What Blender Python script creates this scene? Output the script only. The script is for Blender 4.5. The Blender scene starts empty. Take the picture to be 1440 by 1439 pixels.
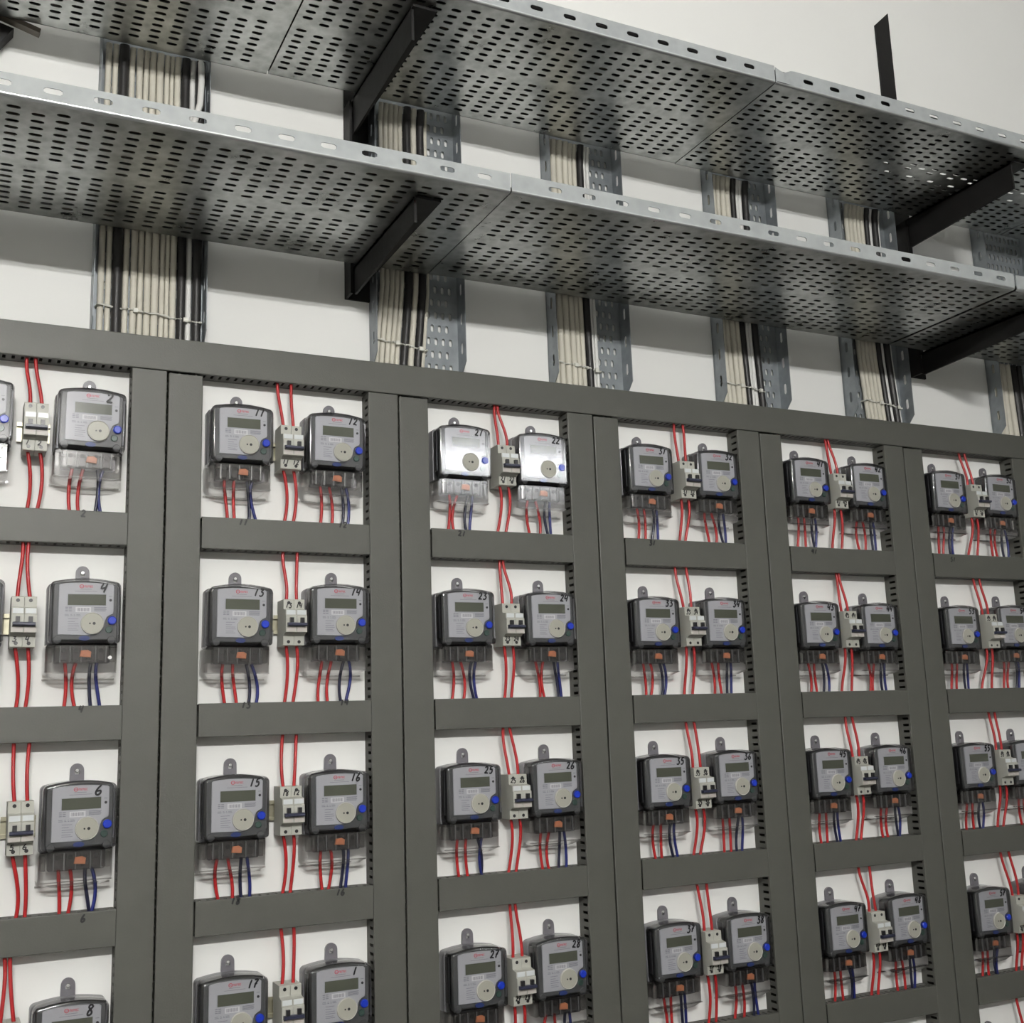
import bpy, math, random
from mathutils import Matrix, Vector
random.seed(7)
C = bpy.context.scene.collection
S = 0.45          # metres per column pitch
Z0 = 2.25         # height of the underside of the long top duct
def P(x, d, z):   # along the wall, distance out from the wall, height above the top duct's underside (all in pitches)
    return Vector((x*S, -d*S, Z0 + z*S))

# ------------------------------------------------------------------ camera
cam_data = bpy.data.cameras.new('camera')
cam = bpy.data.objects.new('camera', cam_data); C.objects.link(cam)
R = [[0.8984600163244613, -0.4377882142517641, -0.03333284459058629],
     [0.052874094818170514, 0.18325346112239335, -0.9816427553258988],
     [0.43585998802758646, 0.8802043219894542, 0.18779356322216487]]
m = Matrix(((R[0][0], -R[1][0], -R[2][0]), (R[0][1], -R[1][1], -R[2][1]), (R[0][2], -R[1][2], -R[2][2]))).to_4x4()
m.translation = P(0.2374, 4.6619 + 0.095, -1.4988)
cam.matrix_world = m
cam_data.sensor_width = 36; cam_data.lens = 1622.74/1440*36
cam_data.clip_start = 0.05; cam_data.clip_end = 50
bpy.context.scene.camera = cam
# ------------------------------------------------------------------ light and exposure
LAMP_MAIN = 590.0
LAMP_SIDE = 42.0
sc = bpy.context.scene
sc.view_settings.view_transform = 'Standard'; sc.view_settings.look = 'None'
sc.view_settings.gamma = 1; sc.view_settings.use_curve_mapping = False
sc.view_settings.exposure = 0.0
sc.cycles.transparent_max_bounces = 24
w = bpy.data.worlds.new('World'); sc.world = w; w.use_nodes = True
w.node_tree.nodes['Background'].inputs[0].default_value = (.8, .85, .9, 1)
w.node_tree.nodes['Background'].inputs[1].default_value = 0.05

# ------------------------------------------------------------------ materials
def mat(name, col, rough=.5, metal=0, spec=.5, coat=0, noise=0, nscale=20, bump=0, bscale=60, coat_rough=.1, stretch=None):
    M = bpy.data.materials.new(name); M.use_nodes = True
    nt = M.node_tree; b = nt.nodes['Principled BSDF']
    b.inputs['Base Color'].default_value = (*col, 1); b.inputs['Roughness'].default_value = rough
    b.inputs['Metallic'].default_value = metal; b.inputs['Specular IOR Level'].default_value = spec
    b.inputs['Coat Weight'].default_value = coat; b.inputs['Coat Roughness'].default_value = coat_rough
    tc = nt.nodes.new('ShaderNodeTexCoord'); mp = nt.nodes.new('ShaderNodeMapping')
    nt.links.new(tc.outputs['Object'], mp.inputs[0])
    if stretch: mp.inputs['Scale'].default_value = stretch
    if noise:
        n = nt.nodes.new('ShaderNodeTexNoise'); n.inputs['Scale'].default_value = nscale; n.inputs['Detail'].default_value = 5
        r = nt.nodes.new('ShaderNodeMix'); r.data_type = 'RGBA'
        r.inputs[6].default_value = (*[max(0, c*(1-noise)) for c in col], 1); r.inputs[7].default_value = (*[min(1, c*(1+noise)) for c in col], 1)
        nt.links.new(mp.outputs[0], n.inputs['Vector']); nt.links.new(n.outputs['Fac'], r.inputs[0]); nt.links.new(r.outputs[2], b.inputs['Base Color'])
    if bump:
        n2 = nt.nodes.new('ShaderNodeTexNoise'); n2.inputs['Scale'].default_value = bscale; n2.inputs['Detail'].default_value = 4
        bp = nt.nodes.new('ShaderNodeBump'); bp.inputs['Strength'].default_value = bump; bp.inputs['Distance'].default_value = .002
        nt.links.new(mp.outputs[0], n2.inputs['Vector']); nt.links.new(n2.outputs['Fac'], bp.inputs['Height']); nt.links.new(bp.outputs[0], b.inputs['Normal'])
    return M
def clearmat(name, tint, gloss=.06, rough=.08):
    M = bpy.data.materials.new(name); M.use_nodes = True; nt = M.node_tree; nt.nodes.clear()
    o = nt.nodes.new('ShaderNodeOutputMaterial'); mx = nt.nodes.new('ShaderNodeMixShader')
    t = nt.nodes.new('ShaderNodeBsdfTransparent'); t.inputs[0].default_value = (*tint, 1)
    g = nt.nodes.new('ShaderNodeBsdfGlossy'); g.inputs['Roughness'].default_value = rough; g.inputs[0].default_value = (1, 1, 1, 1)
    fr = nt.nodes.new('ShaderNodeFresnel'); fr.inputs[0].default_value = 1.5
    ml = nt.nodes.new('ShaderNodeMath'); ml.operation = 'MULTIPLY_ADD'; ml.inputs[1].default_value = .9; ml.inputs[2].default_value = gloss
    nt.links.new(fr.outputs[0], ml.inputs[0]); nt.links.new(ml.outputs[0], mx.inputs[0])
    nt.links.new(t.outputs[0], mx.inputs[1]); nt.links.new(g.outputs[0], mx.inputs[2]); nt.links.new(mx.outputs[0], o.inputs[0])
    return M
def emitmat(name, col, s):
    M = bpy.data.materials.new(name); M.use_nodes = True; nt = M.node_tree; nt.nodes.clear()
    o = nt.nodes.new('ShaderNodeOutputMaterial'); e = nt.nodes.new('ShaderNodeEmission')
    e.inputs[0].default_value = (*col, 1); e.inputs[1].default_value = s; nt.links.new(e.outputs[0], o.inputs[0]); return M
def steelmat(name, lo, hi, r0, r1, bump, met):
    M = bpy.data.materials.new(name); M.use_nodes = True; nt = M.node_tree; b = nt.nodes['Principled BSDF']
    tc = nt.nodes.new('ShaderNodeTexCoord')
    n = nt.nodes.new('ShaderNodeTexNoise'); n.inputs['Scale'].default_value = 9; n.inputs['Detail'].default_value = 6; n.inputs['Roughness'].default_value = .65
    v = nt.nodes.new('ShaderNodeTexVoronoi'); v.inputs['Scale'].default_value = 55
    a = nt.nodes.new('ShaderNodeMath'); a.operation = 'MULTIPLY_ADD'; a.inputs[1].default_value = .22
    r = nt.nodes.new('ShaderNodeValToRGB'); e = r.color_ramp.elements
    e[0].position = .36; e[0].color = (*lo, 1); e[1].position = .78; e[1].color = (*hi, 1)
    nt.links.new(tc.outputs['Object'], n.inputs['Vector']); nt.links.new(tc.outputs['Object'], v.inputs['Vector'])
    nt.links.new(v.outputs['Distance'], a.inputs[0]); nt.links.new(n.outputs['Fac'], a.inputs[2]); nt.links.new(a.outputs[0], r.inputs[0])
    nt.links.new(r.outputs[0], b.inputs['Base Color'])
    rr = nt.nodes.new('ShaderNodeMapRange'); rr.inputs[3].default_value = r0; rr.inputs[4].default_value = r1
    nt.links.new(n.outputs['Fac'], rr.inputs[0]); nt.links.new(rr.outputs[0], b.inputs['Roughness'])
    b.inputs['Metallic'].default_value = met
    bp = nt.nodes.new('ShaderNodeBump'); bp.inputs['Strength'].default_value = bump; bp.inputs['Distance'].default_value = .003
    nt.links.new(n.outputs['Fac'], bp.inputs['Height']); nt.links.new(bp.outputs[0], b.inputs['Normal'])
    return M
M_wall = mat('white_plaster', (.82, .823, .805), .85, noise=.03, nscale=3, bump=.25, bscale=25)
M_floor = mat('grey_floor', (.06, .057, .052), .6, noise=.2, nscale=4)
M_room = mat('dull_plaster', (.74, .735, .71), .85, noise=.03, nscale=3)
M_ceil = mat('white_ceiling', (.8, .8, .78), .9, noise=.02)
M_duct = mat('grey_duct_plastic', (.076, .077, .067), .5, noise=.07, nscale=30, bump=.1, bscale=300)
M_ductin = mat('grey_duct_plastic_inner', (.074, .074, .065), .6, noise=.05)
M_steel = steelmat('galvanised_steel', (.23, .24, .225), (.54, .56, .545), .20, .40, .12, .88)
M_flange = steelmat('galvanised_flange_steel', (.285, .305, .31), (.37, .39, .395), .62, .72, .05, .06)
M_plate = steelmat('galvanised_plate_steel', (.20, .22, .235), (.30, .325, .34), .4, .5, .08, .45)
M_black = mat('black_painted_steel', (.009, .0085, .0085), .55, spec=.3, noise=.4, nscale=18, bump=.3, bscale=40)
M_cw = mat('white_cable_sheath', (.60, .575, .495), .6, noise=.14, nscale=16, stretch=(3, 3, .6))
M_cw2 = mat('whiter_cable_sheath', (.72, .72, .70), .5, noise=.06, nscale=16)
M_ck = mat('black_cable_sheath', (.02, .019, .019), .45, noise=.2)
M_cb = mat('brown_dusty_cable_sheath', (.12, .10, .07), .6, noise=.3)
M_tie = mat('white_nylon_tie', (.68, .68, .62), .4)
M_red = mat('red_wire', (.37, .010, .012), .42, coat=.12, noise=.1)
M_blue = mat('blue_wire', (.008, .014, .13), .35, coat=.3, noise=.1)
M_navy = mat('dark_blue_wire', (.005, .006, .03), .35, coat=.3, noise=.1)
M_base = mat('dark_grey_meter_base', (.15, .148, .158), .32, coat=.3, noise=.1)
M_tab = mat('grey_hanger_plastic', (.14, .135, .15), .35, noise=.06)
M_mod = mat('meter_module_grey', (.075, .078, .078), .4, noise=.3, nscale=30)
M_term = mat('terminal_block_grey', (.20, .193, .20), .3, noise=.6, nscale=55, coat=.5)
M_face = mat('pale_grey_faceplate', (.50, .505, .52), .4, noise=.02)
M_lcd = mat('lcd_glass', (.105, .115, .08), .18, coat=.3, noise=.04)
M_lcdrim = mat('lcd_rim', (.45, .46, .48), .4)
M_port = mat('cream_optical_port', (.34, .335, .29), .35, noise=.04)
M_rim = mat('port_rim_plastic', (.52, .51, .47), .3)
M_dark = mat('black_plastic', (.012, .012, .014), .35)
M_ink = mat('black_marker_ink', (.008, .008, .01), .5)
M_print = mat('grey_print', (.25, .25, .28), .6)
M_logo = mat('red_print', (.62, .06, .09), .5)
M_bluebtn = mat('blue_button', (.006, .03, .40), .3, coat=.3)
M_bluedim = mat('dim_blue_plastic', (.015, .04, .2), .4)
M_clamp = mat('terminal_metal', (.16, .15, .15), .35, metal=.3)
M_green = mat('dark_green_button', (.035, .085, .065), .35)
M_orange = mat('orange_seal', (.52, .20, .10), .35, noise=.35, nscale=120)
M_white = mat('white_label', (.75, .75, .74), .5)
M_screw = mat('bright_screw', (.75, .75, .75), .25, metal=.8)
M_brk = mat('breaker_plastic', (.40, .40, .36), .45, noise=.02)
M_brkw = mat('breaker_window', (.58, .61, .62), .25)
M_brkl = mat('breaker_lower_label', (.46, .43, .40), .4)
M_bar = mat('breaker_toggle_bar', (.025, .028, .055), .35)
M_rail = mat('zinc_rail', (.42, .40, .30), .35, metal=.7, noise=.1)
M_cover = clearmat('smoky_clear_plastic', (.86, .86, .88), gloss=.035, rough=.10)
M_tcover = clearmat('clear_terminal_plastic', (.84, .835, .83), gloss=.04, rough=.12)
M_tsmoke = clearmat('smoky_terminal_plastic', (.52, .51, .53), gloss=.05, rough=.16)
M_tube = emitmat('lamp_tube_glow', (1, .985, .95), LAMP_MAIN)
M_tube2 = emitmat('lamp_tube_glow_dim', (.97, .985, 1), LAMP_SIDE)
M_lamp = mat('white_lamp_enamel', (.8, .8, .8), .4)

# ------------------------------------------------------------------ mesh building
class MB:
    def __init__(s): s.v = []; s.f = []; s.sm = []
    def add(s, vs, fs, smooth=False):
        o = len(s.v); s.v += [tuple(p) for p in vs]; s.f += [tuple(i+o for i in f) for f in fs]; s.sm += [smooth]*len(fs)
    def box(s, a, b):
        x0, y0, z0 = [min(a[i], b[i]) for i in range(3)]; x1, y1, z1 = [max(a[i], b[i]) for i in range(3)]
        s.add([(x0,y0,z0),(x1,y0,z0),(x1,y1,z0),(x0,y1,z0),(x0,y0,z1),(x1,y0,z1),(x1,y1,z1),(x0,y1,z1)],
              [(0,3,2,1),(4,5,6,7),(0,1,5,4),(1,2,6,5),(2,3,7,6),(3,0,4,7)])
    def rings(s, rings, cap0=True, cap1=True, smooth=False, closed=True):
        n = len(rings[0]); vs = [p for r in rings for p in r]; fs = []
        for k in range(len(rings)-1):
            for i in range(n if closed else n-1):
                j = (i+1) % n; fs.append((k*n+i, k*n+j, (k+1)*n+j, (k+1)*n+i))
        s.add(vs, fs, smooth)
        if cap0: s.add(rings[0], [tuple(reversed(range(n)))])
        if cap1: s.add(rings[-1], [tuple(range(n))])
    def tube(s, pts, r, seg=8, caps=True):
        pts = [Vector(p) for p in pts]; rings = []
        t = (pts[1]-pts[0]).normalized(); up = Vector((0, 1, 0)) if abs(t.y) < .9 else Vector((1, 0, 0))
        for i, p in enumerate(pts):
            t = (pts[min(i+1, len(pts)-1)] - pts[max(i-1, 0)]).normalized()
            a = t.cross(up).normalized(); b = t.cross(a).normalized()
            rr = r[i] if isinstance(r, (list, tuple)) else r
            rings.append([p + (a*math.cos(2*math.pi*k/seg) + b*math.sin(2*math.pi*k/seg))*rr for k in range(seg)])
        s.rings(rings, caps, caps, True)
    def disc(s, c, r, y0, y1, seg=20, bev=0):      # short cylinder standing out from the wall, c=(x,z), y negative outwards
        def ring(rr, y): return [(c[0]+rr*math.cos(2*math.pi*k/seg), y, c[1]+rr*math.sin(2*math.pi*k/seg)) for k in range(seg)]
        rs = [ring(r, y0), ring(r, y1+bev), ring(r-bev, y1)] if bev else [ring(r, y0), ring(r, y1)]
        s.rings(rs, True, True, False)
    def build(s, name, material, parent=None, sharp=40, loc=None):
        me = bpy.data.meshes.new(name); me.from_pydata(s.v, [], s.f); me.materials.append(material)
        me.polygons.foreach_set('use_smooth', s.sm); me.validate(); me.update()
        if any(s.sm): me.set_sharp_from_angle(angle=math.radians(sharp))
        o = bpy.data.objects.new(name, me); C.objects.link(o)
        if parent: o.parent = parent
        if loc is not None: o.location = loc
        return o
def link_copy(o, parent=None, loc=None, rot=None):
    c = o.copy(); C.objects.link(c); c.parent = parent
    if loc is not None: c.location = loc
    if rot is not None: c.rotation_euler = rot
    return c
def copy_tree(o, parent=None):
    c = o.copy(); C.objects.link(c); c.parent = parent
    for ch in list(kids.get(o.name, [])): 
        d = copy_tree(ch, c); kids.setdefault(c.name, []).append(d)
    return c
kids = {}
def kid(o, parent): kids.setdefault(parent.name, []).append(o); return o
def empty(name, loc):
    o = bpy.data.objects.new(name, None); C.objects.link(o); o.location = loc; o.empty_display_size = .05; return o
def tag(o, label, cat, group=None, kind=None):
    o['label'] = label; o['category'] = cat
    if group: o['group'] = group
    if kind: o['kind'] = kind
    return o
def slotcell(mb, M, u0, u1, v0, v1, cu, cv, a, b, t, cap=True):
    if cap:   # capsule, long in u
        inn = []; out = []
        for ang, oc in ((-90, None), (-30, (u1, v0)), (30, (u1, v1)), (90, None)):
            x = cu+(a-b)+b*math.cos(math.radians(ang)); y = cv+b*math.sin(math.radians(ang)); inn.append((x, y))
            out.append(oc or (x, v0 if ang < 0 else v1))
        for ang, oc in ((90, None), (150, (u0, v1)), (210, (u0, v0)), (270, None)):
            x = cu-(a-b)+b*math.cos(math.radians(ang)); y = cv+b*math.sin(math.radians(ang)); inn.append((x, y))
            out.append(oc or (x, v1 if ang == 90 else v0))
    else:
        inn = [(cu-a, cv-b), (cu+a, cv-b), (cu+a, cv+b), (cu-a, cv+b)]; out = [(u0, v0), (u1, v0), (u1, v1), (u0, v1)]
    n = len(inn)
    vs = [M(u, v, 0) for u, v in out] + [M(u, v, 0) for u, v in inn] + [M(u, v, t) for u, v in out] + [M(u, v, t) for u, v in inn]
    fs = []
    for i in range(n):
        j = (i+1) % n
        fs.append((i, j, n+j, n+i)); fs.append((2*n+j, 2*n+i, 3*n+i, 3*n+j)); fs.append((n+i, n+j, 3*n+j, 3*n+i))
    mb.add(vs, fs)
def slab(mb, M, u0, u1, v0, v1, t):
    vs = [M(u0,v0,0),M(u1,v0,0),M(u1,v1,0),M(u0,v1,0),M(u0,v0,t),M(u1,v0,t),M(u1,v1,t),M(u0,v1,t)]
    mb.add(vs, [(0,1,2,3),(7,6,5,4),(0,4,5,1),(1,5,6,2),(2,6,7,3),(3,7,4,0)])
def bez(p0, p1, k0, k1, n=14):     # both ends leave vertically
    p0, p1 = Vector(p0), Vector(p1); L = (p0-p1).length
    a = p0 + Vector(k0)*L; b = p1 + Vector(k1)*L
    return [p0*(1-t)**3 + a*3*t*(1-t)**2 + b*3*t*t*(1-t) + p1*t**3 for t in [i/(n-1) for i in range(n)]]

# ------------------------------------------------------------------ handwriting
GL = {'0': [[(.5,1),(.15,.8),(.1,.3),(.4,0),(.8,.2),(.9,.7),(.5,1)]],
 '1': [[(.66,1),(.5,.5),(.38,0)]], '2': [[(.15,.8),(.4,1),(.75,.85),(.6,.5),(.15,.08),(.4,.12),(.95,.05)]],
 '3': [[(.15,.95),(.75,.95),(.42,.6),(.8,.45),(.7,.1),(.35,0),(.1,.15)]],
 '4': [[(.35,1),(.12,.45),(.75,.55)],[(.85,1),(.6,0)]], '5': [[(.9,.97),(.4,.95),(.28,.55),(.7,.6),(.75,.2),(.45,0),(.1,.1)]],
 '6': [[(.7,1),(.3,.6),(.15,.2),(.4,0),(.75,.15),(.7,.42),(.25,.35)]], '7': [[(.1,.95),(.85,.95),(.45,.5),(.3,0)],[(.2,.45),(.75,.52)]],
 '8': [[(.75,.9),(.4,1),(.25,.75),(.7,.35),(.6,.05),(.25,.05),(.25,.35),(.7,.7),(.75,.9)]],
 '9': [[(.8,.8),(.45,1),(.2,.75),(.45,.5),(.8,.8),(.6,0)]]}
def writing(text, h, wd, thick, rnd, slant=.12):
    mb = MB(); x = 0
    for ch in text:
        for st in GL[ch]:
            pts = [(x + p[0]*wd + slant*h*p[1] + rnd.uniform(-.02, .02)*h, p[1]*h + rnd.uniform(-.02, .02)*h) for p in st]
            q = []
            for i in range(len(pts)-1):
                p0 = pts[max(i-1, 0)]; p1 = pts[i]; p2 = pts[i+1]; p3 = pts[min(i+2, len(pts)-1)]
                for k in range(3):
                    t = k/3
                    q.append(tuple(.5*((2*p1[j]) + (-p0[j]+p2[j])*t + (2*p0[j]-5*p1[j]+4*p2[j]-p3[j])*t*t + (-p0[j]+3*p1[j]-3*p2[j]+p3[j])*t**3) for j in (0, 1)))
            q.append(pts[-1]); n = len(q); L = []; Rr = []
            for i in range(n):
                dx = q[min(i+1, n-1)][0]-q[max(i-1, 0)][0]; dz = q[min(i+1, n-1)][1]-q[max(i-1, 0)][1]; l = math.hypot(dx, dz) or 1
                ww = thick*.5*(1 if 0 < i < n-1 else .7)
                L.append((q[i][0]-dz/l*ww, 0, q[i][1]+dx/l*ww)); Rr.append((q[i][0]+dz/l*ww, 0, q[i][1]-dx/l*ww))
            dep = lambda P_, y: [(p[0], y, p[2]) for p in P_]
            mb.rings([dep(L, 0), dep(L, -.0003), dep(Rr, -.0003), dep(Rr, 0)], False, False, closed=False)
        x += wd*1.12
    return mb

# ================================================================== the room
def plane_box(name, a, b, material, kind='structure'):
    mb = MB(); mb.box(a, b); o = mb.build(name, material); o['kind'] = kind; return o
XL, XR, YB, ZC = -3.2, 6.4, -4.30, 4.0
plane_box('wall_front', (XL-.1, 0, 0), (XR+.1, .12, ZC), M_wall)
plane_box('wall_left', (XL-.1, YB, 0), (XL, 0, ZC), M_room)
plane_box('wall_right', (XR, YB, 0), (XR+.1, 0, ZC), M_room)
plane_box('wall_back', (XL-.1, YB-.1, 0), (XR+.1, YB, ZC), M_room)
plane_box('floor', (XL-.1, YB-.1, -.1), (XR+.1, .12, 0), M_floor)
plane_box('ceiling', (XL-.1, YB-.1, ZC), (XR+.1, .12, ZC+.1), M_ceil)

def lamp(xc, zc, L, material, label):
    t = empty('batten_lamp', (xc, YB, zc)); tag(t, label, 'lamp')
    mb = MB(); mb.box((-L/2-.04, 0, -.07), (L/2+.04, .045, .07)); mb.box((-L/2-.04, .045, -.06), (-L/2-.005, .09, .06)); mb.box((L/2+.005, .045, -.06), (L/2+.04, .09, .06))
    mb.build('housing', M_lamp, t)
    for dz in (-.035, .035):
        mb = MB(); mb.tube([(-L/2, .07, dz), (L/2, .07, dz)], .014, 12); mb.build('tube', material, t)
lamp(-.18, Z0+2.05*S, 1.2, M_tube, 'twin tube batten lamp on the wall behind the viewer')
lamp(3.2, Z0+2.05*S, 1.2, M_tube2, 'twin tube batten lamp far along the wall behind the viewer')

RW = ['top row', 'second row', 'third row', 'bottom row', 'lowest row']
CL = ['left edge column', 'second column', 'third column', 'fourth column', 'fifth column', 'right edge column', 'far right column']
CLR = ['left edge', 'second', 'third', 'fourth', 'fifth', 'right edge']
# ================================================================== slotted ducts
DD = .095*S
def duct_parts(name_loc, length, width, vertical, label, joint=False):
    """local: origin at start corner; runs along +x (horizontal) or -z (vertical)"""
    t = empty('slotted_duct', name_loc)
    key = (round(length, 4), round(width, 4), vertical)
    if key not in duct_cache:
        def L(u, v, n):            # u along the run, v across, n out from the wall
            return (u, -n, v) if not vertical else (v, -n, -u)
        body = MB()
        th = .0016
        slab(body, lambda u, v, n: L(u, v, n), 0, length, .001, width-.001, th)
        pitch = .0333*S; ns = int(length/pitch); e = (length-ns*pitch)/2
        for v0, sg in ((.001, 1), (width-.001, -1)):
            Mx = lambda u, v, n: L(u, v0+sg*n, v)
            slab(body, Mx, 0, length, th, .034*S, th); slab(body, Mx, 0, length, .080*S, DD-.002, th)
            if e > 1e-5: slab(body, Mx, 0, e, .034*S, .080*S, th); slab(body, Mx, length-e, length, .034*S, .080*S, th)
            for k in range(ns):
                slotcell(body, Mx, e+k*pitch, e+(k+1)*pitch, .034*S, .080*S, e+(k+.5)*pitch, .057*S, .0027, .0095, th, cap=False)
        b = body.build('slotted_body', M_ductin, t)
        cov = MB(); bv = .0016
        prof = [(0, .083*S), (0, DD-bv), (bv*.3, DD-bv*.3), (bv, DD), (width-bv, DD), (width-bv*.3, DD-bv*.3), (width, DD-bv), (width, .083*S), (width-.0009, .083*S), (width-.0009, DD-.002), (.0009, DD-.002), (.0009, .083*S)]
        if vertical: prof = prof[::-1]
        cov.rings([[L(0, v, n) for v, n in prof], [L(length, v, n) for v, n in prof]])
        c = cov.build('cover', M_duct, t)
        duct_cache[key] = (b, c)
    else:
        b, c = duct_cache[key]; link_copy(b, t); link_copy(c, t)
    tag(t, label, 'cable duct')
    return t
duct_cache = {}
colname = {0: 'meters 2, 4, 6 and 8', 1: 'meters 11 to 18', 2: 'meters 21 to 28', 3: 'meters 31 to 38', 4: 'meters 41 to 48', 5: 'meters 51 to 57'}
# long top duct, in three lengths
top_w = .1405*S
d = duct_parts(P(-1.2, 0, 0), 8.6*S, top_w, False, 'long horizontal grey slotted duct running above all the meter columns')
VL = 3.62*S
for k in range(0, 7):
    if k > 0:
        t = duct_parts(P(k-.1405, 0, -.004), VL, .1375*S, True, 'tall grey vertical duct along the right side of the %s meter column' % CLR[k-1]); t['group'] = 'tall vertical ducts'
    if k < 6:
        t = duct_parts(P(k+.004, 0, -.010), VL, .1375*S, True, 'tall grey vertical duct along the left side of the %s meter column' % CLR[k]); t['group'] = 'tall vertical ducts'
ROWA = [-.5995, -1.3475, -2.092, -2.8355]
for c in range(6):
    for r in range(4):
        n0 = c*10 + 2*r + 1
        lab = 'short grey horizontal duct under the %s compartment of the %s' % (RW[r], CL[c])
        x0 = c+.1425+(.005 if c else 0); x1 = c+1-.1415
        t = duct_parts(P(x0, 0, ROWA[r]-.131), (c+1-.1425 - (c+.1475))*S if c else (x1-x0)*S, .131*S, False, lab); t['group'] = 'short horizontal ducts'

# numbers written on the ducts
rnd = random.Random(3)
for txt, x, z in [('2',.691,-.614),('11',1.3075,-.617),('12',1.7318,-.608),('21',2.285,-.620),('31',3.2937,-.620),('41',4.296,-.624),('51',5.286,-.6307),('4',.708,-1.361),('13',1.326,-1.358),('14',1.7336,-1.3556),('6',.7418,-2.1137),('18',1.293,-2.104),('16',1.7134,-2.108)]:
    hh = .0105 if txt in ('2', '4', '6') else .0095
    mb = writing(txt, hh*1.12, .0078, .0032, rnd); o = mb.build('handwritten_number', M_ink)
    o.location = P(x, .095, z) + Vector((-.003*len(txt), -.0001, -hh/2))
    rt = int(txt) % 2 == 0 and abs(x-1.293) > .01
    tag(o, 'small black %s handwritten on the duct under the %s meter, %s, %s' % (txt, 'right' if rt else 'left', CL[int(txt)//10], RW[0 if z > -1 else (1 if z > -2 else 2)]), 'handwriting')

# ================================================================== electricity meter (mm, origin at the hanging hole on the wall)
def mm(v): return v*.001
def arch_poly(x0, x1, z0, ztop_c, ztop_e, r, rb=4, n=5):
    """closed outline anticlockwise seen from the front (x right, z up): flat bottom, gently arched top"""
    pts = []
    for k in range(3):
        a = math.radians(180+45*k); pts.append((x0+rb+rb*math.cos(a), z0+rb+rb*math.sin(a)))
    for k in range(3):
        a = math.radians(270+45*k); pts.append((x1-rb+rb*math.cos(a), z0+rb+rb*math.sin(a)))
    for k in range(n):
        a = math.radians(0+80*k/(n-1)); pts.append((x1-r+r*math.cos(a), ztop_e-r+r*math.sin(a)))
    for k in range(1, 6):
        t = k/6; pts.append((x1-r+(x0+r-(x1-r))*t, ztop_e + (ztop_c-ztop_e)*(1-(2*t-1)**2)))
    for k in range(n):
        a = math.radians(100+80*k/(n-1)); pts.append((x0+r+r*math.cos(a), ztop_e-r+r*math.sin(a)))
    return pts
def inset(pts, d):
    n = len(pts); out = []
    for i in range(n):
        a = Vector(pts[i-1]); b = Vector(pts[i]); c = Vector(pts[(i+1) % n])
        e1 = (b-a).normalized(); e2 = (c-b).normalized()
        nrm = Vector((-(e1.y+e2.y), e1.x+e2.x)); l = nrm.length or 1; nrm /= l
        k = max(.5, nrm.dot(Vector((-e1.y, e1.x)))); out.append((b.x+nrm.x*d/k, b.y+nrm.y*d/k))
    return out
def puffed(mb, poly, d0, d1, bev, nb=3, cap0=True, cap1=True, smooth=True):
    """outline extruded out from the wall d0..d1 with a rounded front edge"""
    rings = [[(mm(x), -mm(d0), mm(z)) for x, z in poly]]
    for k in range(nb+1):
        a = math.radians(90*k/nb) if nb else 0
        q = inset(poly, bev*(1-math.cos(a))) if k else poly
        rings.append([(mm(x), -mm(d1-bev+bev*math.sin(a)), mm(z)) for x, z in q])
    mb.rings(rings, cap0, cap1, smooth)

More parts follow.
